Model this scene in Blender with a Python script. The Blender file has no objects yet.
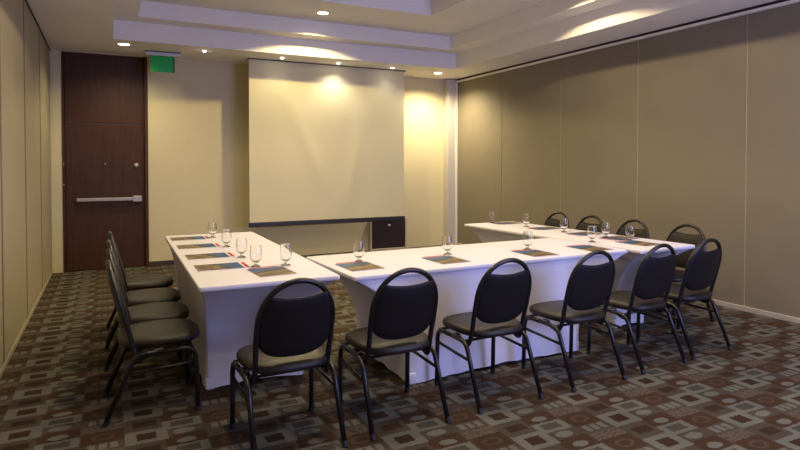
import bpy, bmesh, math, random
from mathutils import Vector, Matrix
random.seed(7)
C = bpy.context.scene.collection
PI = math.pi

# ------------------------------------------------------------------ materials
def new_mat(name):
    m = bpy.data.materials.new(name); m.use_nodes = True
    nt = m.node_tree
    return m, nt, nt.nodes['Principled BSDF']

def plain(name, col, rough=.6, metal=0.0, spec=.5, nscale=0, namt=0.0, bump=0.0, bscale=200, sheen=0.0, coat=0.0):
    m, nt, b = new_mat(name)
    b.inputs['Base Color'].default_value = (*col, 1)
    b.inputs['Roughness'].default_value = rough
    b.inputs['Metallic'].default_value = metal
    b.inputs['Specular IOR Level'].default_value = spec
    if sheen: b.inputs['Sheen Weight'].default_value = sheen
    if coat: b.inputs['Coat Weight'].default_value = coat
    tc = nt.nodes.new('ShaderNodeTexCoord')
    if namt:
        n = nt.nodes.new('ShaderNodeTexNoise'); n.inputs['Scale'].default_value = nscale; n.inputs['Detail'].default_value = 5
        nt.links.new(tc.outputs['Object'], n.inputs['Vector'])
        mx = nt.nodes.new('ShaderNodeMix'); mx.data_type = 'RGBA'
        mx.inputs['A'].default_value = (*[c*(1-namt) for c in col], 1)
        mx.inputs['B'].default_value = (*[min(1, c*(1+namt)) for c in col], 1)
        nt.links.new(n.outputs['Fac'], mx.inputs['Factor'])
        nt.links.new(mx.outputs['Result'], b.inputs['Base Color'])
    if bump:
        n2 = nt.nodes.new('ShaderNodeTexNoise'); n2.inputs['Scale'].default_value = bscale; n2.inputs['Detail'].default_value = 3
        nt.links.new(tc.outputs['Object'], n2.inputs['Vector'])
        bp = nt.nodes.new('ShaderNodeBump'); bp.inputs['Strength'].default_value = bump; bp.inputs['Distance'].default_value = .01
        nt.links.new(n2.outputs['Fac'], bp.inputs['Height']); nt.links.new(bp.outputs['Normal'], b.inputs['Normal'])
    return m

def emit(name, col, strength):
    m, nt, b = new_mat(name)
    b.inputs['Base Color'].default_value = (*col, 1)
    b.inputs['Emission Color'].default_value = (*col, 1)
    b.inputs['Emission Strength'].default_value = strength
    return m

def wood_mat(name, ca, cb, rough=.45):
    m, nt, b = new_mat(name)
    tc = nt.nodes.new('ShaderNodeTexCoord'); mp = nt.nodes.new('ShaderNodeMapping')
    mp.inputs['Scale'].default_value = (9, 9, .9)
    nt.links.new(tc.outputs['Object'], mp.inputs['Vector'])
    n = nt.nodes.new('ShaderNodeTexNoise'); n.inputs['Scale'].default_value = 3; n.inputs['Detail'].default_value = 8; n.inputs['Distortion'].default_value = .6
    nt.links.new(mp.outputs['Vector'], n.inputs['Vector'])
    r = nt.nodes.new('ShaderNodeValToRGB'); r.color_ramp.elements[0].color = (*ca, 1); r.color_ramp.elements[1].color = (*cb, 1)
    r.color_ramp.elements[0].position = .3; r.color_ramp.elements[1].position = .75
    nt.links.new(n.outputs['Fac'], r.inputs['Fac']); nt.links.new(r.outputs['Color'], b.inputs['Base Color'])
    b.inputs['Roughness'].default_value = rough; b.inputs['Specular IOR Level'].default_value = .3
    return m

def carpet_mat():
    m, nt, b = new_mat('patterned_carpet')
    N = nt.nodes; L = nt.links
    tc = N.new('ShaderNodeTexCoord')
    # slightly ragged pile edges
    nz = N.new('ShaderNodeTexNoise'); nz.inputs['Scale'].default_value = 60; nz.inputs['Detail'].default_value = 2
    L.new(tc.outputs['Object'], nz.inputs['Vector'])
    vs = N.new('ShaderNodeVectorMath'); vs.operation = 'MULTIPLY_ADD'
    L.new(nz.outputs['Color'], vs.inputs[0]); vs.inputs[1].default_value = (.020, .020, 0); L.new(tc.outputs['Object'], vs.inputs[2])
    sp = N.new('ShaderNodeSeparateXYZ'); L.new(vs.outputs['Vector'], sp.inputs[0])
    PX, PY = .63, .337
    def M(op, a, bb=None, c=None):
        n = N.new('ShaderNodeMath'); n.operation = op
        for i, v in enumerate((a, bb, c)):
            if v is None: continue
            if isinstance(v, (int, float)): n.inputs[i].default_value = v
            else: L.new(v, n.inputs[i])
        return n.outputs[0]
    def local(sock, c, P):       # periodic offset from a motif centre, in metres
        t = M('MULTIPLY_ADD', sock, 1/P, -c/P + .5)
        return M('MULTIPLY', M('SUBTRACT', M('FRACT', t), .5), P)
    X0, Y0 = 3.347 - .006, 2.472 - .006
    def box(cx, cy, hw, hh):
        return M('MULTIPLY', M('LESS_THAN', M('ABSOLUTE', local(sp.outputs[0], X0+cx, PX)), hw), M('LESS_THAN', M('ABSOLUTE', local(sp.outputs[1], Y0+cy, PY)), hh))
    def ell(cx, cy, rx, ry):
        a = M('DIVIDE', local(sp.outputs[0], X0+cx, PX), rx); c = M('DIVIDE', local(sp.outputs[1], Y0+cy, PY), ry)
        return M('LESS_THAN', M('ADD', M('MULTIPLY', a, a), M('MULTIPLY', c, c)), 1.0)
    col = None
    def over(mask, rgb):
        nonlocal col
        mx = N.new('ShaderNodeMix'); mx.data_type = 'RGBA'
        L.new(mask, mx.inputs['Factor'])
        if col is None: mx.inputs['A'].default_value = (*TAUPE, 1)
        else: L.new(col, mx.inputs['A'])
        if isinstance(rgb, tuple): mx.inputs['B'].default_value = (*rgb, 1)
        else: L.new(rgb, mx.inputs['B'])
        col = mx.outputs['Result']
    TAUPE = (.064, .052, .036); LIGHT = (.128, .128, .104); BROWN = (.052, .028, .0145); GREY = (.060, .056, .044); DARK = (.040, .021, .011); TAN = (.072, .050, .031)
    # speckle colour for the beige fields
    v = N.new('ShaderNodeTexVoronoi'); v.inputs['Scale'].default_value = 75
    L.new(tc.outputs['Object'], v.inputs['Vector'])
    rr = N.new('ShaderNodeValToRGB'); rr.color_ramp.elements[0].color = (*BROWN, 1); rr.color_ramp.elements[1].color = (.10, .08, .06, 1)
    rr.color_ramp.elements[0].position = .2; rr.color_ramp.elements[1].position = .55
    L.new(v.outputs['Distance'], rr.inputs['Fac'])
    over(box(-.215, -.135, .105, .062), rr.outputs['Color'])          # speckled field
    over(box(.195, -.01, .105, .05), TAUPE); over(ell(.195, -.012, .06, .032), LIGHT)      # pale oval
    over(box(.195, -.133, .105, .075), BROWN); over(ell(.195, -.136, .052, .030), LIGHT)
    over(box(.195, .095, .105, .058), LIGHT); over(box(.195, .098, .062, .034), GREY)      # pale ring, grey heart
    over(box(-.215, .10, .105, .075), BROWN); over(ell(-.215, .10, .062, .042), TAN); over(ell(-.215, .10, .040, .025), BROWN)
    for i in range(3): over(box(-.27 + .055*i, -.02, .019, .034), LIGHT)   # three stripes
    over(box(0, 0, .108, .083), LIGHT); over(box(0, 0, .050, .042), DARK)                  # pale ring, brown heart
    over(box(0, .168, .062, .036), DARK)                              # small brown block
    # fibre-level variation
    n = N.new('ShaderNodeTexNoise'); n.inputs['Scale'].default_value = 160; n.inputs['Detail'].default_value = 4
    L.new(tc.outputs['Object'], n.inputs['Vector'])
    n3 = N.new('ShaderNodeTexNoise'); n3.inputs['Scale'].default_value = 3; n3.inputs['Detail'].default_value = 4
    L.new(tc.outputs['Object'], n3.inputs['Vector'])
    f = M('MULTIPLY', M('MULTIPLY_ADD', n.outputs['Fac'], .9, .55), M('MULTIPLY_ADD', n3.outputs['Fac'], .5, .75))
    mm = N.new('ShaderNodeVectorMath'); mm.operation = 'SCALE'
    L.new(col, mm.inputs[0]); L.new(f, mm.inputs['Scale'])
    L.new(mm.outputs['Vector'], b.inputs['Base Color'])
    b.inputs['Roughness'].default_value = .95; b.inputs['Specular IOR Level'].default_value = .15
    bp = N.new('ShaderNodeBump'); bp.inputs['Strength'].default_value = .5; bp.inputs['Distance'].default_value = .006
    L.new(n.outputs['Fac'], bp.inputs['Height']); L.new(bp.outputs['Normal'], b.inputs['Normal'])
    return m

def print_mat(seed):
    """glossy landscape print: blue sky over tan and brown ground, in the booklet's own coordinates"""
    m, nt, b = new_mat('printed_cover'); N = nt.nodes; L = nt.links
    tc = N.new('ShaderNodeTexCoord'); sp = N.new('ShaderNodeSeparateXYZ'); L.new(tc.outputs['Object'], sp.inputs[0])
    mp = N.new('ShaderNodeMapping'); mp.inputs['Location'].default_value = (seed*3.1, seed*1.7, 0); mp.inputs['Scale'].default_value = (9, 26, 1)
    L.new(tc.outputs['Object'], mp.inputs['Vector'])
    n = N.new('ShaderNodeTexNoise'); n.inputs['Scale'].default_value = 1; n.inputs['Detail'].default_value = 6
    L.new(mp.outputs['Vector'], n.inputs['Vector'])
    a = N.new('ShaderNodeMath'); a.operation = 'MULTIPLY_ADD'; L.new(sp.outputs[1], a.inputs[0]); a.inputs[1].default_value = 2.6; a.inputs[2].default_value = .32
    a1 = N.new('ShaderNodeMath'); a1.operation = 'MULTIPLY_ADD'; L.new(sp.outputs[0], a1.inputs[0]); a1.inputs[1].default_value = -.9; L.new(a.outputs[0], a1.inputs[2])
    a2 = N.new('ShaderNodeMath'); a2.operation = 'MULTIPLY_ADD'; L.new(n.outputs['Fac'], a2.inputs[0]); a2.inputs[1].default_value = .5; L.new(a1.outputs[0], a2.inputs[2])
    r = N.new('ShaderNodeValToRGB'); e = r.color_ramp.elements
    e[0].position = .12; e[0].color = (.22, .17, .10, 1); e[1].position = .95; e[1].color = (.025, .085, .24, 1)
    for p, c in ((.3, (.10, .06, .03)), (.45, (.26, .20, .12)), (.58, (.05, .04, .035)), (.7, (.05, .11, .20))):
        x = e.new(p); x.color = (*c, 1)
    L.new(a2.outputs[0], r.inputs['Fac']); L.new(r.outputs['Color'], b.inputs['Base Color'])
    b.inputs['Roughness'].default_value = .5; b.inputs['Specular IOR Level'].default_value = .25
    return m

def glass_mat(name, col, rough=0.02):
    m, nt, b = new_mat(name)
    b.inputs['Base Color'].default_value = (*col, 1); b.inputs['Roughness'].default_value = rough
    b.inputs['Transmission Weight'].default_value = 1.0; b.inputs['IOR'].default_value = 1.45
    return m

M_carpet = carpet_mat()
M_ceil = plain('ceiling_paint', (.84, .81, .77), .85, nscale=4, namt=.03)
M_wall = plain('cream_wall_paint', (.63, .555, .345), .75, nscale=6, namt=.04, bump=.05, bscale=150)
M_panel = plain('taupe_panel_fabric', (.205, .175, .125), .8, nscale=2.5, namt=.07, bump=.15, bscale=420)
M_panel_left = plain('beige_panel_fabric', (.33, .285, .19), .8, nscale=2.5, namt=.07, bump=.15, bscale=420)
M_seam = plain('seam_strip', (.46, .41, .33), .6)
M_seam_dark = plain('dark_seam', (.15, .128, .09), .8)
M_post = plain('grey_post_paint', (.52, .49, .44), .6)
M_track = plain('aluminium_track', (.80, .76, .70), .45)
M_gap = plain('shadow_gap', (.03, .025, .02), .9)
M_base_white = plain('pale_skirting', (.42, .38, .32), .55)
M_base_dark = plain('dark_skirting', (.045, .03, .024), .5)
M_wood = wood_mat('dark_walnut', (.042, .015, .007), (.070, .027, .013), .55)
M_steel = plain('brushed_steel', (.52, .48, .43), .35, metal=.7)
M_frame = plain('black_enamel', (.011, .010, .011), .33, spec=.5)
M_cap = plain('black_rubber', (.012, .012, .012), .6)
M_bracket = plain('chrome_bracket', (.55, .5, .42), .25, metal=1)
M_seat = plain('charcoal_vinyl', (.019, .015, .011), .42, spec=.4, nscale=30, namt=.1, bump=.12, bscale=500)
M_pad = plain('black_vinyl', (.010, .008, .008), .5, spec=.3, nscale=30, namt=.1, bump=.1, bscale=500)
M_cloth = plain('white_spandex', (.72, .71, .77), .6, spec=.3, nscale=3, namt=.015, sheen=.2)
M_pocket = plain('white_foot_pocket', (.74, .73, .76), .5)
M_screen = plain('matte_screen_fabric', (.67, .615, .41), .8, nscale=1.3, namt=.03)
M_bar = plain('black_bar', (.02, .016, .02), .45)
M_paper = plain('white_paper', (.80, .78, .75), .6)
M_red = plain('red_band', (.50, .008, .015), .6, spec=.2)
M_glass = glass_mat('clear_glass', (1, 1, 1))
M_foot = glass_mat('green_tinted_glass', (.90, .97, .86))
M_green = emit('green_sign_face', (.0, .17, .03), .22)
M_mount = plain('sign_mount', (.55, .52, .53), .4, metal=.3)
M_lens = emit('lamp_lens', (1, .86, .62), 14)
M_spot = emit('spot_lamp', (1, .86, .66), 60)
M_trim = plain('white_lamp_trim', (.72, .68, .6), .5)
M_prints = [print_mat(i) for i in range(4)]

# ------------------------------------------------------------------ mesh helpers
def obj(name, bm, mat, parent=None, smooth=False, auto=None):
    me = bpy.data.meshes.new(name)
    bmesh.ops.recalc_face_normals(bm, faces=bm.faces)
    bm.to_mesh(me); bm.free()
    for mm in (mat if isinstance(mat, (list, tuple)) else [mat]): me.materials.append(mm)
    if smooth:
        for p in me.polygons: p.use_smooth = True
    o = bpy.data.objects.new(name, me); C.objects.link(o)
    if parent: o.parent = parent
    if auto:
        md = o.modifiers.new('edges', 'EDGE_SPLIT'); md.split_angle = math.radians(auto)
    return o

def tag(o, label=None, cat=None, group=None, kind=None):
    if label: o['label'] = label
    if cat: o['category'] = cat
    if group: o['group'] = group
    if kind: o['kind'] = kind
    return o

def thing(name, label, cat, loc=(0, 0, 0), rz=0, group=None):
    o = bpy.data.objects.new(name, None); C.objects.link(o)
    o.location = loc; o.rotation_euler = (0, 0, rz); o.empty_display_size = .1
    return tag(o, label, cat, group)

def dup(root, loc, rz, label=None, group=None):
    r = root.copy(); C.objects.link(r); r.location = loc; r.rotation_euler = (0, 0, rz)
    if label: r['label'] = label
    if group: r['group'] = group
    for ch in list(root.children):
        c = ch.copy(); C.objects.link(c); c.parent = r
        for g in list(ch.children):
            d = g.copy(); C.objects.link(d); d.parent = c
    return r

def add_box(bm, x0, x1, y0, y1, z0, z1, bev=0.0, seg=2):
    vs = [bm.verts.new((x, y, z)) for z in (z0, z1) for y in (y0, y1) for x in (x0, x1)]
    idx = [(0, 2, 3, 1), (4, 5, 7, 6), (0, 1, 5, 4), (2, 6, 7, 3), (0, 4, 6, 2), (1, 3, 7, 5)]
    fs = [bm.faces.new([vs[i] for i in f]) for f in idx]
    if bev:
        es = list({e for f in fs for e in f.edges})
        bmesh.ops.bevel(bm, geom=es, offset=bev, segments=seg, affect='EDGES', profile=.5)

def bx(*a, **k):
    bm = bmesh.new(); add_box(bm, *a, **k); return bm

def lathe(bm, prof, n=32, cx=0, cy=0):
    """profile of (r, z); r=0 ends close to a point"""
    rings = []
    for r, z in prof:
        if r < 1e-6: rings.append([bm.verts.new((cx, cy, z))])
        else: rings.append([bm.verts.new((cx + r*math.cos(2*PI*k/n), cy + r*math.sin(2*PI*k/n), z)) for k in range(n)])
    for a, b in zip(rings, rings[1:]):
        for k in range(n):
            k2 = (k+1) % n
            if len(a) == 1 and len(b) == 1: continue
            if len(a) == 1: bm.faces.new((a[0], b[k], b[k2]))
            elif len(b) == 1: bm.faces.new((a[k], b[0], a[k2]))
            else: bm.faces.new((a[k], b[k], b[k2], a[k2]))

def fillet(pts, r, n=6):
    pts = [Vector(p) for p in pts]; out = [pts[0]]
    for i in range(1, len(pts)-1):
        p = pts[i]; a = (pts[i-1]-p); b = (pts[i+1]-p)
        d = min(r, a.length*.48, b.length*.48)
        A = p + a.normalized()*d; B = p + b.normalized()*d
        for k in range(n+1):
            t = k/n; out.append(A*(1-t)**2 + p*2*t*(1-t) + B*t*t)
    out.append(pts[-1]); return out

def tube(bm, pts, r, n=10, caps=True, flat=1.0):
    pts = [Vector(p) for p in pts]; m = len(pts)
    tang = []
    for i in range(m):
        t = pts[min(i+1, m-1)] - pts[max(i-1, 0)]
        tang.append(t.normalized())
    up = Vector((0, 0, 1)) if abs(tang[0].z) < .9 else Vector((1, 0, 0))
    u = (up - tang[0]*up.dot(tang[0])).normalized(); rings = []
    for i in range(m):
        u = (u - tang[i]*u.dot(tang[i])).normalized(); w = tang[i].cross(u)
        rings.append([bm.verts.new(pts[i] + (u*math.cos(2*PI*k/n)*flat + w*math.sin(2*PI*k/n))*r) for k in range(n)])
    for a, b in zip(rings, rings[1:]):
        for k in range(n): bm.faces.new((a[k], a[(k+1) % n], b[(k+1) % n], b[k]))
    if caps: bm.faces.new(rings[0][::-1]); bm.faces.new(rings[-1])

def tubebm(*a, **k):
    bm = bmesh.new(); tube(bm, *a, **k); return bm

def pillow(bm, outline, centre, mapf, tf, tb, p=3.0, rings=9):
    """closed cushion: outline (2-D loop) bulged by tf in front and tb behind; mapf(u, v, h) -> 3-D"""
    n = len(outline); cu, cv = centre
    def ring(s, h): return [bm.verts.new(mapf(cu + (a-cu)*s, cv + (b-cv)*s, h)) for a, b in outline]
    S = [math.sin(PI/2*(k/rings)) for k in range(1, rings+1)]
    rim = ring(1.0, 0.0)
    for t in (tf, -tb):
        prev = None
        c = bm.verts.new(mapf(cu, cv, t))
        for s in S[:-1]:
            cur = ring(s, t*(1 - s**p)**(1/p))
            if prev is None:
                for k in range(n): bm.faces.new((c, cur[k], cur[(k+1) % n]))
            else:
                for k in range(n): bm.faces.new((prev[k], cur[k], cur[(k+1) % n], prev[(k+1) % n]))
            prev = cur
        for k in range(n): bm.faces.new((prev[k], rim[k], rim[(k+1) % n], prev[(k+1) % n]))

# ------------------------------------------------------------------ the room
XL, XR, YB, YF, ZS = -.69, 5.83, 9.33, -1.3, 3.10
def struct(name, bm, mat, parent=None, **k):
    o = obj(name, bm, mat, parent, **k)
    if not parent: o['kind'] = 'structure'
    return o

struct('floor', bx(XL-.25, XR+.25, YF-.2, YB+.3, -.12, 0), M_carpet)

# side walls: folding partition panels on a backing
def panel_wall(name, x_face, sgn, seams, mat, ztop, seam, depth, gap, joint=False):
    xb0, xb1 = sorted((x_face + sgn*depth, x_face + sgn*.15))
    w = struct(name, bx(xb0, xb1, YF, YB, 0, 3.5), seam)
    edges = [YF] + seams + [YB]
    for y0, y1 in zip(edges, edges[1:]):
        a, b = sorted((x_face, x_face + sgn*.022))
        obj('wall_panel', bx(a, b, y0+gap, y1-gap, .045, ztop, bev=.003), mat, w)
    if joint:
        for y in seams: obj('panel_joint', bx(min(x_face-sgn*.004, x_face+sgn*.02), max(x_face-sgn*.004, x_face+sgn*.02), y-.022, y+.022, .05, ztop, bev=.002), M_seam_dark, w)
    return w
seamR = [-.35, 1.0, 2.34, 3.69, 5.05, 6.41, 7.79, 9.155]
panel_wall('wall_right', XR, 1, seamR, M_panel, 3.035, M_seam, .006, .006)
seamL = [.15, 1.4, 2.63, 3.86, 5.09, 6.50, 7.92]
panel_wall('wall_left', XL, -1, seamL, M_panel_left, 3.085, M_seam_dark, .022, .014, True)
struct('trim_1', bx(XR-.040, XR+.02, YF, 9.155, 3.035, 3.064, bev=.003), M_track)          # track under the right soffit
struct('trim_2', bx(XR-.008, XR+.02, YF, 9.155, 3.064, ZS+.02), M_gap)
struct('trim_3', bx(XL-.02, XL+.012, YF, YB, 3.082, 3.098, bev=.002), M_gap)
struct('baseboard_right', bx(XR-.018, XR+.02, YF, 9.155, 0, .055, bev=.006), M_base_white)
struct('baseboard_left', bx(XL-.02, XL+.008, YF, YB, 0, .045, bev=.004), M_panel_left)
# post where the folding wall closes against the back wall
bm = bmesh.new(); add_box(bm, 5.635, XR-.012, 9.17, YB, 0, ZS-.012, bev=.006)
struct('trim_4', bm, M_post)
struct('trim_5', bx(XR-.030, XR+.012, 9.152, 9.185, 0, 3.035, bev=.003), M_track)

DX0, DX1 = -.555, .545
bm = bmesh.new()
add_box(bm, XL-.02, DX0, YB, YB+.15, 0, 3.5)
add_box(bm, DX1, XR+.02, YB, YB+.15, 0, 3.5)
add_box(bm, DX0, DX1, YB+.10, YB+.15, 0, 3.5)
add_box(bm, DX0, DX1, YB, YB+.12, ZS-.01, 3.5)
struct('wall_back', bm, M_wall)
struct('baseboard_back', bx(DX1+.004, 1.9, YB-.014, YB+.01, 0, .07, bev=.004), M_base_dark)

# rear wall behind the camera, with the window that gives the cool daylight
WX0, WX1, WZ0, WZ1 = 3.0, 5.5, .75, 2.75
bm = bmesh.new()
add_box(bm, XL-.15, WX0, YF-.15, YF, 0, 3.5); add_box(bm, WX1, XR+.15, YF-.15, YF, 0, 3.5)
add_box(bm, WX0, WX1, YF-.15, YF, 0, WZ0); add_box(bm, WX0, WX1, YF-.15, YF, WZ1, 3.5)
struct('wall_rear', bm, M_wall)
bm = bmesh.new()
for a in (WX0, (WX0+WX1)/2-.025, WX1-.05): add_box(bm, a, a+.05, YF-.12, YF-.06, WZ0, WZ1)
for a in (WZ0, WZ1-.05): add_box(bm, WX0, WX1, YF-.12, YF-.06, a, a+.05)
struct('window_1', bm, M_track)

# stepped tray ceiling
def ring_boxes(bm, ox0, ox1, oy0, oy1, ix0, ix1, iy0, iy1, z0, z1):
    add_box(bm, ox0, ix0, oy0, oy1, z0, z1); add_box(bm, ix1, ox1, oy0, oy1, z0, z1)
    add_box(bm, ix0, ix1, oy0, iy0, z0, z1); add_box(bm, ix0, ix1, iy1, oy1, z0, z1)
Z2, Z3, Z4 = 3.345, 3.55, 3.78
bm = bmesh.new()
ring_boxes(bm, XL-.15, XR+.15, YF-.15, YB+.15, .083, 5.195, .5, 8.21, ZS, Z2+.05)
ring_boxes(bm, -.10, 5.40, .3, 8.4, .36, 4.90, .8, 7.92, Z2, Z3+.05)
ring_boxes(bm, .2, 5.1, .6, 8.1, 1.30, 3.985, 1.8, 6.93, Z3, Z4+.02)
add_box(bm, 1.2, 4.1, 1.7, 7.0, Z4, Z4+.1)
struct('ceiling', bm, M_ceil)

# ------------------------------------------------------------------ door
d = bpy.data.objects.new('door_1', None); C.objects.link(d); d.location = (0, YB, 0); d['kind'] = 'structure'
bm = bmesh.new()
add_box(bm, DX0+.002, DX0+.03, -.012, .09, 0, ZS-.012, bev=.003); add_box(bm, DX1-.045, DX1-.001, -.018, .09, 0, ZS-.012, bev=.003)
obj('door_frame', bm, M_wood, d)
obj('door_leaf', bx(DX0+.034, DX1-.049, .03, .075, .008, 2.10, bev=.004), M_wood, d)
obj('transom_panel', bx(DX0+.034, DX1-.049, .034, .08, 2.112, ZS-.014, bev=.003), M_wood, d)
pb = obj('push_bar', bx(-.385, .33, -.045, -.008, .985, 1.035, bev=.008), M_steel, d)
obj('bar_housing', bx(.33, .455, -.055, .029, .965, 1.055, bev=.01), M_steel, pb)
obj('bar_bracket', bx(-.385, -.345, -.04, .029, .99, 1.03, bev=.004), M_steel, pb)
def disc_y(r, y0, y1, x, z, n=24):
    bm = bmesh.new(); lathe(bm, [(0, 0), (r, 0), (r*.98, (y1-y0)*.8), (r*.8, y1-y0), (0, y1-y0)], n)
    bmesh.ops.rotate(bm, verts=bm.verts, cent=(0, 0, 0), matrix=Matrix.Rotation(PI/2, 3, 'X'))
    bmesh.ops.translate(bm, verts=bm.verts, vec=(x, y0 + (y1-y0), z)); return bm
lk = obj('deadbolt', disc_y(.032, 0, .029, .385, 1.50), M_steel, d, smooth=True)
obj('peephole', disc_y(.011, .018, .029, -.02, 1.52), M_steel, d, smooth=True)
for z in (1.52, 1.23): obj('hinge_screw', disc_y(.010, -.022, -.011, DX0+.016, z, 12), M_steel, d, smooth=True)

# ------------------------------------------------------------------ exit sign
s = thing('exit_sign', 'bright green sign hanging from the ceiling beside the dark wooden door', 'sign', (.70, 8.83, ZS))
obj('ceiling_mount', bx(-.205, .24, -.02, .02, -.06, -.002, bev=.004), M_mount, s)
obj('mount_cap', bx(-.215, .25, -.028, .028, -.012, -.001, bev=.002), M_frame, s)
sf = obj('sign_panel', bx(-.145, .172, -.012, .012, -.285, -.062, bev=.006), M_green, s)
bm = bmesh.new(); add_box(bm, .150, .172, -.0135, .0135, -.284, -.064, bev=.002)
obj('sign_edge', bm, plain('dark_green_edge', (.0, .06, .012), .5), sf)

# ------------------------------------------------------------------ projection screen
SX0, SX1, SY = 1.905, 4.512, 8.765
s = thing('projection_screen', 'large pale pull-down projection screen hanging in front of the back wall', 'projection screen', ((SX0+SX1)/2, SY, ZS))
W = (SX1-SX0)/2
bm = bmesh.new(); nx, nz = 60, 40; zt, zb = -.004, -2.47
def wave(u, v): # gentle hanging creases, fanning out from the bottom middle
    c = math.exp(-((u-(.55-.42*v))/.05)**2) * .55 + math.exp(-((u-(.56+.30*v))/.06)**2)*.8 + .5*math.exp(-((u-(.62+.1*v))/.04)**2)
    return -.030*c*math.sin(PI*min(1, max(0, v*1.05))) - .006*math.sin(2*PI*u*1.5)*math.sin(PI*v)
front = [[bm.verts.new((-W + 2*W*i/nx, wave(i/nx, 1-j/nz), zt + (zb-zt)*j/nz)) for i in range(nx+1)] for j in range(nz+1)]
back = [[bm.verts.new((v.co.x, v.co.y+.004, v.co.z)) for v in row] for row in front]
for j in range(nz):
    for i in range(nx):
        bm.faces.new((front[j][i], front[j][i+1], front[j+1][i+1], front[j+1][i])); bm.faces.new((back[j][i], back[j+1][i], back[j+1][i+1], back[j][i+1]))
for j in range(nz):
    for i in (0, nx): bm.faces.new((front[j][i], front[j+1][i], back[j+1][i], back[j][i]))
for i in range(nx):
    for j in (0, nz): bm.faces.new((front[j][i], front[j][i+1], back[j][i+1], back[j][i]))
obj('screen_fabric', bm, M_screen, s, smooth=True, auto=50)
obj('bottom_bar', bx(-W-.012, W+.012, -.022, .022, -2.535, -2.462, bev=.008), M_bar, s)
obj('ceiling_slot', bx(-W-.02, W+.02, -.03, .05, -.010, -.001), M_gap, s)

# ------------------------------------------------------------------ low dark cabinet under the screen
s = thing('wall_cabinet', 'low dark cabinet with pale frame and small knob below the projection screen', 'cabinet', (4.45, YB, 0))
bm = bmesh.new()
for a in ((-.355, -.33, 0, .56), (.33, .365, 0, .56), (-.33, .33, 0, .032), (-.33, .33, .53, .56)): add_box(bm, a[0], a[1], -.10, -.016, a[2], a[3], bev=.003)
obj('cabinet_frame', bm, plain('pale_cabinet_frame', (.55, .5, .44), .5), s)
dr = obj('cabinet_door', bx(-.325, .325, -.095, -.02, .036, .526, bev=.004), plain('dark_plum_laminate', (.028, .016, .020), .4), s)
bm = bmesh.new(); lathe(bm, [(0, 0), (.008, 0), (.008, .012), (.016, .016), (.016, .024), (0, .028)], 16)
bmesh.ops.rotate(bm, verts=bm.verts, cent=(0, 0, 0), matrix=Matrix.Rotation(PI/2, 3, 'X')); bmesh.ops.scale(bm, verts=bm.verts, vec=(1.4, 1, 1.4)); bmesh.ops.translate(bm, verts=bm.verts, vec=(.0, -.095, .44))
obj('cabinet_knob', bm, M_trim, dr, smooth=True)

# ------------------------------------------------------------------ ceiling lamps
def recessed(loc, label, r=.085):
    t = thing('recessed_downlight', label, 'ceiling light', loc, 0, 'recessed ceiling downlights')
    bm = bmesh.new(); lathe(bm, [(r*.82, -.001), (r*.84, -.008), (r, -.008), (r+.012, -.001)], 40)
    obj('lamp_trim', bm, M_trim, t, smooth=True)
    bm = bmesh.new(); lathe(bm, [(0, -.004), (r*.82, -.003), (r*.82, -.001), (0, -.001)], 40)
    obj('lamp_lens', bm, M_lens, t)
    return t
WARM = (1, .79, .47); YELLOW = (1, .79, .35)
def spot_light(loc, target, energy, angle, blend=.6, rad=.04, col=WARM):
    l = bpy.data.lights.new('lamp_beam', 'SPOT'); l.energy = energy; l.color = col; l.spot_size = math.radians(angle); l.spot_blend = blend; l.shadow_soft_size = rad
    o = bpy.data.objects.new('lamp_beam', l); C.objects.link(o); o.location = loc
    dv = Vector(target) - Vector(loc); o.rotation_euler = dv.to_track_quat('-Z', 'Y').to_euler()
    return o
recessed((.216, 8.49, ZS), 'round recessed downlight in the soffit just above the dark door')
recessed((5.13, 8.69, ZS), 'round recessed downlight in the soffit right of the projection screen')
recessed((2.61, 7.45, Z3), 'round recessed downlight up in the stepped ceiling tray above the screen')
E_SOF, E_TRAY = 60, 110
for p, e in (((.216, 8.49, ZS), 70), ((5.13, 8.69, ZS), 240)):
    spot_light((p[0], p[1], p[2]-.02), (p[0], p[1], 0), e, 150, .8, .04, (1, .83, .50))
tray = [(2.61, 7.45), (4.45, 5.0), (.85, 5.0), (4.45, 2.6), (.85, 2.6), (2.61, 1.2)]
for x, y in tray:
    spot_light((x, y, Z3-.02), (x, y, 0), 150 if y > 7 else 75, 143, .12, .05, YELLOW if y > 7 else WARM)
for x in (1.9, 3.4):
    for y in (3.2, 5.4): spot_light((x, y, Z4-.02), (x, y, 0), 75, 138, .4, .06)

def gimbal(x, y, label):
    t = thing('gimbal_spotlight', label, 'spotlight', (x, y, ZS), 0, 'small spotlights along the soffit')
    bm = bmesh.new(); lathe(bm, [(.024, -.001), (.026, -.010), (.042, -.006), (.046, -.001)], 28)
    obj('lamp_trim', bm, M_trim, t, smooth=True)
    bm = bmesh.new(); lathe(bm, [(0, -.022), (.012, -.020), (.022, -.012), (.024, -.003), (0, -.001)], 24)
    obj('lamp_bulb', bm, M_spot, t, smooth=True)
gimbal(1.23, 8.45, 'small bright spotlight in the soffit left of the projection screen')
gimbal(2.33, 8.47, 'small spotlight above the left part of the projection screen')
gimbal(3.24, 8.53, 'brightest small spotlight, above the middle of the projection screen')
gimbal(4.17, 8.52, 'small spotlight above the right edge of the projection screen')
for x, y, e in ((1.23, 8.45, 4), (2.33, 8.47, 3), (3.24, 8.53, 20), (4.17, 8.52, 4)):
    spot_light((x, y, ZS-.03), (x, y+.12, 0), e, 130, .9, .02, (1, .93, .82))

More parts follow.
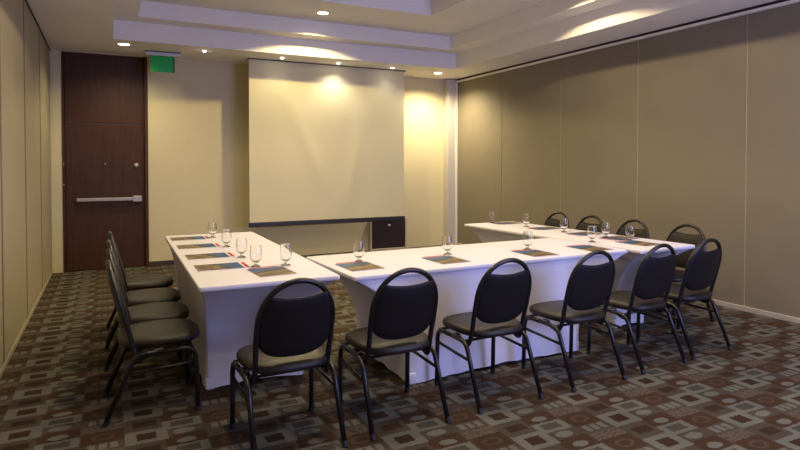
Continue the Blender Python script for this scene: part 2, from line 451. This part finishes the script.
# ------------------------------------------------------------------ tables in stretch covers
TZ = .78
def stretch_table(label, cx, cy, lx, ly, rz, ins, hem=.012):
    """ins = (x-, x+, y-, y+): how far the foot of the cover stands in from each edge of the top"""
    t = thing('banquet_table', label, 'table', (cx, cy, 0), rz, 'tables set in a U')
    hx, hy, r = lx/2, ly/2, .022
    ax, bx_, ay, by = -hx, hx, -hy, hy
    loop = []
    def side(p, q, n):
        for k in range(n): loop.append((p[0] + (q[0]-p[0])*k/n, p[1] + (q[1]-p[1])*k/n))
    cs = [(hx-r, hy-r, 0), (-hx+r, hy-r, 90), (-hx+r, -hy+r, 180), (hx-r, -hy+r, 270)]
    pts = []
    for i, (x, y, a0) in enumerate(cs):
        arc = [(x + r*math.cos(math.radians(a0+90*k/6)), y + r*math.sin(math.radians(a0+90*k/6))) for k in range(7)]
        pts.append(arc)
    for i in range(4):
        loop += pts[i][:-1]
        p, q = pts[i][-1], pts[(i+1) % 4][0]
        n = max(8, int(math.hypot(q[0]-p[0], q[1]-p[1])/.06))
        side(p, q, n)
    fx0, fx1, fy0, fy1 = -hx+ins[0], hx-ins[1], -hy+ins[2], hy-ins[3]
    def foot(x, y): return (fx0 + (x+hx)/(2*hx)*(fx1-fx0), fy0 + (y+hy)/(2*hy)*(fy1-fy0))
    bm = bmesh.new(); rings = []
    for inset, z in ((.010, TZ), (.003, TZ-.002), (0, TZ-.007), (0, TZ-.026), (.003, TZ-.030), (.014, TZ-.032)):
        rings.append([bm.verts.new((x*(1-inset/hx), y*(1-inset/hy), z)) for x, y in loop])
    n = len(loop); NL = 26
    for j in range(1, NL+1):
        tt = j/NL; ring = []
        for k, (x, y) in enumerate(loop):
            f = foot(x, y)
            u, v = x/hx, y/hy
            corner = abs(u*v)                        # 1 at a corner, less along the sides
            g = 1 - (1-tt)**3.6
            x_, y_ = x*(1-.014/hx), y*(1-.014/hy)
            px, py = x_ + (f[0]-x_)*g, y_ + (f[1]-y_)*g
            # the cloth is drawn in a little between the legs and carries faint stretch folds near the feet
            m = (1-corner)*math.sin(PI*tt)*.03
            wr = .009*tt*math.sin(k*1.15 + 2*math.sin(k*.31))*(1-.5*corner)*min(1, tt*1.2)
            px -= math.copysign(1, x)*(m*.6 + wr) * (abs(u) > .985)
            py -= math.copysign(1, y)*(m*.6 + wr) * (abs(v) > .985)
            z = (TZ-.034)*(1-tt) + .004 + hem*2.2*(1-corner)**.8*tt**3
            ring.append(bm.verts.new((px, py, z)))
        rings.append(ring)
    bm.faces.new(rings[0])
    for a, b in zip(rings, rings[1:]):
        for k in range(n): bm.faces.new((a[k], b[k], b[(k+1) % n], a[(k+1) % n]))
    obj('table_cover', bm, M_cloth, t, smooth=True, auto=38)
    # stitched pockets at the four feet
    for sx, fx in ((-1, fx0), (1, fx1)):
        for sy, fy in ((-1, fy0), (1, fy1)):
            b2 = bmesh.new(); x0, x1 = sorted((fx + sx*.004, fx - sx*.055)); y0, y1 = sorted((fy + sy*.004, fy - sy*.055))
            add_box(b2, x0, x1, y0, y1, .003, .085, bev=.012, seg=3)
            obj('foot_pocket', b2, M_pocket, t, smooth=True)
    return t
stretch_table('long white stretch-covered table on the left side, running toward the door', .94, 4.945, .885, 2.78, math.radians(-.9), (.09, .13, .43, .40))
stretch_table('white stretch-covered table across the front, between the two side tables', 2.675, 3.955, 2.55, .95, math.radians(1.4), (.41, .57, .0, .06))
stretch_table('white stretch-covered table on the right side, beside the folding wall', 4.325, 4.715, .74, 2.56, math.radians(2.5), (.15, .20, .39, .40))

# ------------------------------------------------------------------ chairs
def make_chair():
    t = thing('banquet_chair', 'chair', 'chair')
    tr = .0150
    def by(z): return -.098 - .142*((z-.36)/.55)**1.1 if z > .36 else -.098
    # loop-shaped back frame: two uprights joined by an arch, hooked forward under the seat
    hw = .205
    pts = []
    arch = []
    zA = .672
    for k in range(0, 25):
        a = PI*k/24
        x = hw*math.cos(a); z = zA + (.908-zA)*math.sin(a)**.92
        arch.append((x, by(z), z))
    low = [(hw+.004, .035, .392), (hw+.002, -.080, .352), (hw-.004, by(.41), .41), (hw-.004, by(.50), .50), (hw, by(.58), .58)]
    right = fillet(low, .05, 5)
    left = [(-p[0], p[1], p[2]) for p in right][::-1]
    obj('back_frame', tubebm([tuple(p) for p in right] + arch + left, tr, 12), M_frame, t, smooth=True)
    # padded back, rounded below, its top edge dipping below the arch
    out = []
    n = 30
    iw = hw - .006
    for k in range(n+1):                       # bottom half, from left to right
        a = PI + PI*k/n
        out.append((iw*math.copysign(abs(math.cos(a))**.75, math.cos(a)), .615 + (.615-.492)*math.copysign(abs(math.sin(a))**.85, math.sin(a))))
    def archw(z):
        if z <= zA: return iw
        q = min(1, (z-zA)/(.908-zA)); return hw*math.cos(math.asin(min(1, q**(1/.92)))) - .004
    for k in range(1, 9): z = .615 + (.815-.615)*k/9; out.append((archw(z), z))
    xt = archw(.822)
    for k in range(13):
        x = xt - 2*xt*k/12; out.append((x, .815 + .020*(x/xt)**2 + .004))
    for k in range(8, 0, -1): z = .615 + (.815-.615)*k/9; out.append((-archw(z), z))
    bm = bmesh.new()
    pillow(bm, out, (0, .64), lambda u, v, h: (u, by(v) + h - .02*(1-(u/hw)**2), v), .032, .016, 3.2, 9)
    obj('backrest', bm, M_pad, t, smooth=True)
    # seat
    so = []
    for k in range(64):
        a = 2*PI*k/64; c, s_ = math.cos(a), math.sin(a)
        x = .241*math.copysign(abs(c)**.62, c); y = .045 + .236*math.copysign(abs(s_)**.62, s_)
        x *= 1 - .10*max(0, -(y-.045)/.236)     # a little narrower at the back
        so.append((x, y))
    bm = bmesh.new()
    pillow(bm, so, (0, .045), lambda u, v, h: (u, v, .436 + h + .006*math.cos((v-.055)*6)), .040, .034, 3.4, 9)
    obj('seat', bm, M_seat, t, smooth=True)
    for sx in (-1, 1):
        x = sx*.236
        mid = (x, .06, .392)
        fr = fillet([(x, .245, .012), (x, .240, .25), (x, .230, .392), mid], .07, 8)
        lf = obj('leg', tubebm(fr, tr, 10), M_frame, t, smooth=True)
        obj('foot_cap', tubebm([(x, .2453, .001), (x, .2447, .03)], tr+.0012, 10), M_cap, lf, smooth=True, auto=50)
        rr = fillet([mid, (x, -.105, .388), (x+sx*.004, -.262, .012)], .06, 8)
        lr = obj('leg', tubebm(rr, tr, 10), M_frame, t, smooth=True)
        obj('foot_cap', tubebm([(x+sx*.0043, -.2665, .001), (x+sx*.0038, -.255, .03)], tr+.0012, 10), M_cap, lr, smooth=True, auto=50)
        obj('stretcher', tubebm([(x+sx*.003, -.148, .285), (x, .239, .302)], .010, 8), M_frame, t, smooth=True)
        b = bmesh.new(); x0, x1 = sorted((sx*.205, sx*.238)); add_box(b, x0, x1, .0, .05, .386, .412, bev=.005)
        obj('bracket', b, M_bracket, t)
    for yy, zz in ((.215, .392), (-.075, .388)):
        obj('cross_rail', tubebm([(-.236, yy, zz), (.236, yy, zz)], .009, 8), M_frame, t, smooth=True)
    return t

base_chair = make_chair(); first = [True]
def place_chair(x, y, deg, label, group):
    rz = math.radians(deg)
    if first[0]:
        first[0] = False; base_chair.location = (x, y, 0); base_chair.rotation_euler = (0, 0, rz)
        base_chair['label'] = label; base_chair['group'] = group; return base_chair
    return dup(base_chair, (x, y, 0), rz, label, group)
GF = 'chairs along the front table with backs to the viewer'
front = [(.870, 3.115, 2, 'black banquet chair at the near end of the left table, first of the front row'),
         (1.522, 3.125, 0, 'black banquet chair second from the left in the front row, at the table gap'),
         (2.235, 3.145, 1, 'black banquet chair third from the left in the front row'),
         (2.975, 3.14, 1.5, 'black banquet chair fourth from the left in the front row'),
         (3.65, 3.17, 3, 'black banquet chair fifth from the left in the front row'),
         (4.25, 3.21, 3, 'rightmost black banquet chair of the front row, nearest the folding wall')]
for x, y, a, lb in front: place_chair(x, y, a, lb, GF)
GL = 'chairs along the left side of the left table'
for x, y, lb in ((.24, 3.94, 'black banquet chair beside the left table, nearest the viewer of its row'),
                 (.243, 4.475, 'black banquet chair beside the left table, second nearest of its row'),
                 (.245, 5.03, 'black banquet chair beside the left table, second farthest of its row'),
                 (.255, 5.70, 'black banquet chair beside the left table, farthest of its row, toward the door')):
    place_chair(x, y, -90, lb, GL)
GR = 'chairs between the right table and the folding wall'
for x, y, lb in ((4.89, 3.80, 'black banquet chair at the right table, nearest, just behind the rightmost front chair'),
                 (4.82, 4.39, 'black banquet chair at the right table, second nearest by the folding wall'),
                 (4.80, 4.985, 'black banquet chair at the right table, second farthest by the folding wall'),
                 (4.80, 5.54, 'black banquet chair at the right table, farthest by the folding wall')):
    place_chair(x, y, 92.5, lb, GR)

# ------------------------------------------------------------------ booklets
def booklet(x, y, deg, k, label, group):
    t = thing('booklet', label, 'booklet', (x, y, TZ+.0006), math.radians(deg), group)
    obj('pages', bx(-.122, .122, -.172, .172, 0, .003), M_paper, t)
    obj('front_cover', bx(-.123, .123, -.173, .135, .0032, .0046, bev=.0005, seg=1), M_prints[k % 4], t)
    obj('title_band', bx(-.105 if k < 50 else -.105, .105, .150, .173, .0032, .0045), M_red, t)
BK = 'printed booklets set at each place'
F = .96
for i, (x, y, a, lb) in enumerate((
    (.72, 5.99, -90, 'printed booklet on the left table, farthest one, at the end near the door'),
    (.72, 5.38, -90, 'printed booklet on the left table, second farthest of four facing the left chairs'),
    (.72, 4.76, -90, 'printed booklet on the left table, second nearest of four facing the left chairs'),
    (.72, 4.22, -90, 'printed booklet on the left table, nearest of four facing the left chairs'),
    (.985, 3.885, 4, 'red-edged booklet at the near end of the left table, behind the first front chair'),
    (1.595, 3.80, 2, 'red-edged booklet on the front table near its left end'),
    (2.29, 3.765, 1, 'red-edged booklet on the front table, before the third front chair'),
    (3.115, 3.725, -2, 'blue and brown booklet on the front table, before the fourth front chair'),
    (3.725, 3.735, -2, 'blue and brown booklet at the right end of the front table'),
    (4.36, 3.76, 3, 'red-edged blue booklet at the near end of the right table'),
    (4.40, 5.80, 92, 'printed booklet on the right table, farthest one by the far glass'),
    (4.43, 5.12, 92, 'red-edged booklet on the right table, second farthest'),
    (4.45, 4.52, 95, 'red-edged booklet on the right table, second nearest of those facing the wall'),
    (0, 0, 0, ''))):
    if lb: booklet(x, y, a, i, lb, BK)
booklet(4.48, 4.10, 95, 13, 'red-edged booklet on the right table, next to the nearest right chair', BK)

# ------------------------------------------------------------------ water glasses
def make_glass():
    t = thing('water_glass', 'glass', 'glass')
    th = .0022
    outp = [(.013, .030), (.020, .034), (.033, .048), (.0405, .068), (.0425, .088), (.0405, .120), (.0375, .150)]
    inp = [(.0355, .1505), (.0384, .120), (.0403, .088), (.0384, .069), (.031, .051), (.018, .040), (0, .038)]
    def fine(pr, n=5):      # Catmull-Rom through the profile
        q = [pr[0]] + pr + [pr[-1]]; o2 = []
        for i in range(1, len(q)-2):
            for k in range(n):
                u = k/n; o2.append(tuple(.5*((2*q[i][c]) + (-q[i-1][c]+q[i+1][c])*u + (2*q[i-1][c]-5*q[i][c]+4*q[i+1][c]-q[i+2][c])*u*u + (-q[i-1][c]+3*q[i][c]-3*q[i+1][c]+q[i+2][c])*u**3) for c in (0, 1)))
        return o2 + [pr[-1]]
    bm = bmesh.new(); lathe(bm, [(0, .0302), (.0125, .0301)] + fine(outp) + [(.0374, .1506), (.0369, .1511), (.0361, .1511), (.0356, .1508)] + fine(inp), 40)
    obj('bowl', bm, M_glass, t, smooth=True)
    bm = bmesh.new(); lathe(bm, [(0, .0005), (.034, .0005), (.0345, .003), (.026, .007), (.013, .014), (.0105, .022), (.013, .0298), (0, .0298)], 32)
    obj('glass_foot', bm, M_foot, t, smooth=True)
    return t
g0 = make_glass()
GLB = 'short-stemmed water glasses set at each place'
for i, (x, y, lb) in enumerate((
    (.931, 5.977, 'empty water glass on the left table, farthest one, toward the door'),
    (.935, 5.239, 'empty water glass on the left table, second farthest of its row'),
    (.933, 4.586, 'empty water glass on the left table, third farthest of its row'),
    (.937, 4.118, 'empty water glass on the left table, by the nearest left booklet'),
    (1.143, 4.079, 'empty water glass at the right edge of the left table, by the red-edged booklet'),
    (1.671, 3.981, 'empty water glass on the front table near its left end'),
    (2.449, 3.99, 'empty water glass on the front table before the third front chair'),
    (3.204, 3.914, 'empty water glass on the front table before the fourth front chair'),
    (4.05, 4.017, 'empty water glass near the inner corner of front and right tables'),
    (4.433, 3.915, 'empty water glass on the right table, nearest one, by the blue booklet'),
    (4.288, 5.92, 'empty water glass at the far end of the right table'),
    (4.36, 5.352, 'empty water glass on the right table, second from its far end'),
    (4.383, 4.752, 'empty water glass on the right table, third from its far end'),
    (4.428, 4.208, 'empty water glass on the right table, second nearest'))):
    if i == 0:
        g0.location = (x, y, TZ+.0005); g0['label'] = lb; g0['group'] = GLB
    else: dup(g0, (x, y, TZ+.0005), random.random()*6, lb, GLB)

# ------------------------------------------------------------------ daylight through the rear window
l = bpy.data.lights.new('window_daylight', 'AREA'); l.shape = 'RECTANGLE'; l.size = WX1-WX0; l.size_y = WZ1-WZ0
l.energy = 200; l.color = (.35, .41, 1.0)
o = bpy.data.objects.new('window_daylight', l); C.objects.link(o); o.location = ((WX0+WX1)/2, YF-.14, (WZ0+WZ1)/2); o.rotation_euler = (PI/2, 0, 0)
w = bpy.data.worlds.new('World'); bpy.context.scene.world = w; w.use_nodes = True
w.node_tree.nodes['Background'].inputs[0].default_value = (.45, .5, .65, 1); w.node_tree.nodes['Background'].inputs[1].default_value = .3

# ------------------------------------------------------------------ camera and view
cam = bpy.data.cameras.new('camera'); co = bpy.data.objects.new('camera', cam); C.objects.link(co)
co.location = (0, 0, 1.5); co.rotation_euler = (math.radians(90-1.19), 0, math.radians(-26.84))
cam.sensor_width = 36; cam.lens = 579/800*36; cam.shift_y = -47.67/800; cam.clip_start = .05
S = bpy.context.scene; S.camera = co
S.view_settings.view_transform = 'Standard'; S.view_settings.look = 'None'; S.view_settings.gamma = 1; S.view_settings.exposure = .17
S.cycles.max_bounces = 10; S.cycles.sample_clamp_indirect = 6; S.cycles.use_denoising = True
